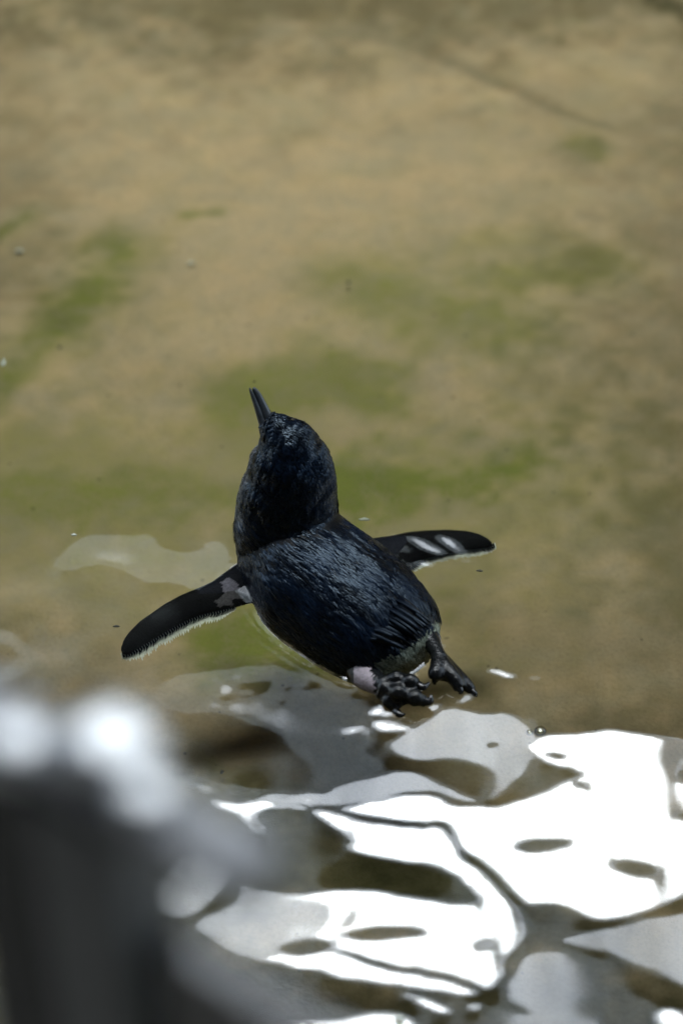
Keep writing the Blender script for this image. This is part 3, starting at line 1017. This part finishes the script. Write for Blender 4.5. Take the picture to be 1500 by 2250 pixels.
shelter = empty('added_shelter', (0, -2.5, DECK_Z))
RZ = 12.0; EAVE = RZ / math.tan(R(69))
box('roof', (0, (EAVE - 12) / 2, RZ + .1), (44, EAVE + 12, .2), M_SOFFIT, shelter)  # unseen roof, sized to leave a slot of bright sky
box('fill_block_wall', (-22.1, (EAVE - 12) / 2, (RZ + DECK_Z) / 2), (.2, EAVE + 12, RZ - DECK_Z), M_TIMBER, shelter)  # side walls added out of view to cut the fill light
box('fill_block_wall', (22.1, (EAVE - 12) / 2, 3.5), (.2, EAVE + 12, 7 - DECK_Z), M_TIMBER, shelter)
box('rear_fill_block', (0, -12.1, (RZ + DECK_Z) / 2), (44, .2, RZ - DECK_Z), M_TIMBER, shelter)  # added behind the camera to cut the fill from the rear
for x in (-20, 20):
    for y in (-10.5, -.9):
        box('post', (x, y, (RZ + DECK_Z) / 2), (.24, .24, RZ - DECK_Z), M_TIMBER, shelter)
for y in (-10, -7, -4, -1, 2):
    box('rafter', (0, y, RZ - .1), (43.8, .12, .2), M_TIMBER, shelter)
tag(shelter, 'unseen dark timber shelter added to block light over the pool', 'shelter')

# ------------------------------------------------------------------ balustrade by the camera, far out of focus
M_STEEL = plain('dark_painted_steel', (.105, .108, .106), .5, .0, .2, 40)
M_RAIL = plain('galvanised_rail', (.30, .30, .31), .5, .1, .2, 60)
M_CAP = plain('polished_steel_cap', (.60, .61, .62), .42, 1.0, .05, 60)
RAIL_Z = .85
r0, r1 = at(0, 1580, RAIL_Z), at(700, 1985, RAIL_Z)
rd = (r1 - r0).normalized(); ra = math.atan2(rd.y, rd.x); rot = Matrix.Rotation(ra, 3, 'Z')
rn = Vector((-rd.y, rd.x, 0))
pc = at(215, 1735, RAIL_Z)
bal = empty('balustrade', (pc.x, pc.y, DECK_Z))
tag(bal, 'dark steel balustrade post with bright metal caps and glass pane', 'balustrade')
box('post', (pc.x, pc.y, (RAIL_Z + DECK_Z) / 2), (.036, .030, RAIL_Z - DECK_Z - .002), M_STEEL, bal, .003, rot)
pl_ = pc - rd * .036 - rn * .004
box('shade_strip', (pl_.x, pl_.y, (RAIL_Z + DECK_Z) / 2), (.034, .020, RAIL_Z - DECK_Z - .004), plain('brown_black_shade', (.012, .011, .009), .6, 0, .2, 40), bal, .002, rot)  # dark strip standing in for the shaded floor beside the post
box('rail', tuple(pc + rd * -.022 + Vector((0, 0, .006))), (.175, .022, .012), M_RAIL, bal, .003, rot)


def glass_material():
    m = bpy.data.materials.new('balustrade_glass'); m.use_nodes = True
    nt = m.node_tree; nt.nodes.clear()
    out = nt.nodes.new('ShaderNodeOutputMaterial'); mx = nt.nodes.new('ShaderNodeMixShader'); m2 = nt.nodes.new('ShaderNodeMixShader')
    tr = nt.nodes.new('ShaderNodeBsdfTransparent'); tr.inputs[0].default_value = (.93, .96, .95, 1)
    gl = nt.nodes.new('ShaderNodeBsdfGlossy'); gl.inputs['Roughness'].default_value = .05
    df = nt.nodes.new('ShaderNodeBsdfDiffuse'); df.inputs[0].default_value = (.6, .62, .62, 1)
    fr = nt.nodes.new('ShaderNodeFresnel'); fr.inputs['IOR'].default_value = 1.45
    tc = nt.nodes.new('ShaderNodeTexCoord').outputs['Object']
    dirt_and_light = mth(nt, 'MULTIPLY', noise(nt, 14, 5, .6, tc), .14)  # pale film mixed in for the haze the pane reflects
    nt.links.new(dirt_and_light, m2.inputs[0]); nt.links.new(tr.outputs[0], m2.inputs[1]); nt.links.new(df.outputs[0], m2.inputs[2])
    nt.links.new(fr.outputs[0], mx.inputs[0]); nt.links.new(m2.outputs[0], mx.inputs[1]); nt.links.new(gl.outputs[0], mx.inputs[2])
    nt.links.new(mx.outputs[0], out.inputs['Surface'])
    return m


M_GLASS = glass_material()
gc = pc + rd * (.020 + .25)
box('glass_pane', (gc.x, gc.y, .46), (.50, .010, .66), M_GLASS, bal, 0, rot)


def cap(u, v, rx, ry, h, z):
    """a sloping weathered steel cap"""
    p = at(u, v, z); q = Geo(); rs_ = []
    lean = Matrix.Rotation(R(6.5), 3, 'X')
    for k, (w, zz) in enumerate(((1, -1), (1, .3), (.95, .8), (.85, 1.0), (.4, 1.0))):
        rs_.append([p + lean @ (rot @ Vector((rx * w * math.copysign(abs(math.cos(t)) ** .7, math.cos(t)), ry * w * math.copysign(abs(math.sin(t)) ** .7, math.sin(t)), h * zz)))
                    for t in np.linspace(0, 2 * math.pi, 24, endpoint=False)])
    q.rings(rs_, 'cap')
    link_mesh('cap', q.mesh('cap'), M_CAP, bal)


cap(250, 1650, .0145, .013, .008, RAIL_Z + .016)
cap(40, 1640, .010, .009, .006, RAIL_Z + .016)
cap(325, 1760, .009, .008, .006, RAIL_Z + .014)

# ------------------------------------------------------------------ bits in the water
M_BIT = plain('wet_leaf_bit', (.035, .032, .020), .6, 0, .3, 300)
M_PALE = plain('pale_down', (.55, .58, .52), .7, 0, .2, 300)


def bit(name, u, v, z, w, h, mat, label, cat, group=None):
    c = at(u, v, z); q = Geo(); s = random.uniform(0, 6)
    rs_ = []
    for k, (ww, zz) in enumerate(((.3, -.5), (.9, -.3), (1, 0), (.85, .3), (.3, .5))):
        rs_.append([c + Vector((w * ww * math.cos(t) * (1 + .3 * math.sin(2 * t + s)), h * ww * math.sin(t) * (1 + .25 * math.cos(3 * t + s)), .0012 * zz))
                    for t in np.linspace(0, 2 * math.pi, 12, endpoint=False)])
    q.rings(rs_, name)
    o = link_mesh(name, q.mesh(name), mat)
    tag(o, label, cat, group)


G1 = 'dark specks floating on the water'
bit('leaf_speck', 765, 621, FLOOR_Z + .009, .0020, .0030, M_BIT, 'small dark speck on open tan floor ahead of the beak', 'debris', G1)
bit('leaf_speck', 1053, 1254, -.001, .0026, .0012, M_BIT, 'tiny dark speck beside the right flipper fringe', 'debris', G1)
bit('leaf_speck', 256, 1376, -.001, .0024, .0012, M_BIT, 'tiny dark speck beside the left flipper tip', 'debris', G1)
bit('leaf_speck', 559, 838, -.001, .0012, .0012, M_BIT, 'tiny dark speck just beyond the beak tip', 'debris', G1)
bit('leaf_speck', 488, 1696, FLOOR_Z + .009, .0018, .0022, M_BIT, 'tiny dark speck on brown floor between the ripples and balustrade', 'debris', G1)
bit('leaf_speck', 132, 763, FLOOR_Z + .009, .0020, .0022, M_BIT, 'tiny dark speck on the long green algae streak', 'debris', G1)
G2 = 'pale flecks of down in the pool'
bit('down_fleck', 8, 797, -.001, .0020, .0060, M_PALE, 'pale fleck of down beside the long algae streak', 'down', G2)
bit('down_fleck', 44, 550, FLOOR_Z + .009, .0050, .0024, M_PALE, 'pale fleck on the floor under the short algae streak', 'down', G2)
bit('down_fleck', 800, 1141, -.001, .0040, .0018, M_PALE, 'pale fleck floating between the head and right flipper', 'down', G2)
bit('down_fleck', 163, 1175, -.001, .0022, .0014, M_PALE, 'tiny pale fleck floating out ahead of the left flipper', 'down', G2)
bit('down_fleck', 420, 577, FLOOR_Z + .009, .0040, .0020, M_PALE, 'pale fleck on open tan floor between the beak and long algae streak', 'down', G2)


def bubble(u, v, r, label):
    c = at(u, v, .0); q = Geo(); rs_ = []
    for ph in np.linspace(.02, 1.5, 8):
        rs_.append([c + Vector((r * math.cos(ph) * math.cos(t), r * math.cos(ph) * math.sin(t), r * .8 * math.sin(ph) - .0003)) for t in np.linspace(0, 2 * math.pi, 20, endpoint=False)])
    q.rings(rs_, 'bubble')
    tag(link_mesh('bubble', q.mesh('bubble'), M_WATER), label, 'bubble', 'bubbles on the water')


bubble(1186, 1607, .0048, 'larger clear bubble floating at the edge of the bright reflection')
bubble(1163, 1610, .0030, 'smaller clear bubble touching the larger bubble')
bubble(878, 2235, .0034, 'lone clear bubble on the white reflection below the glass pane')
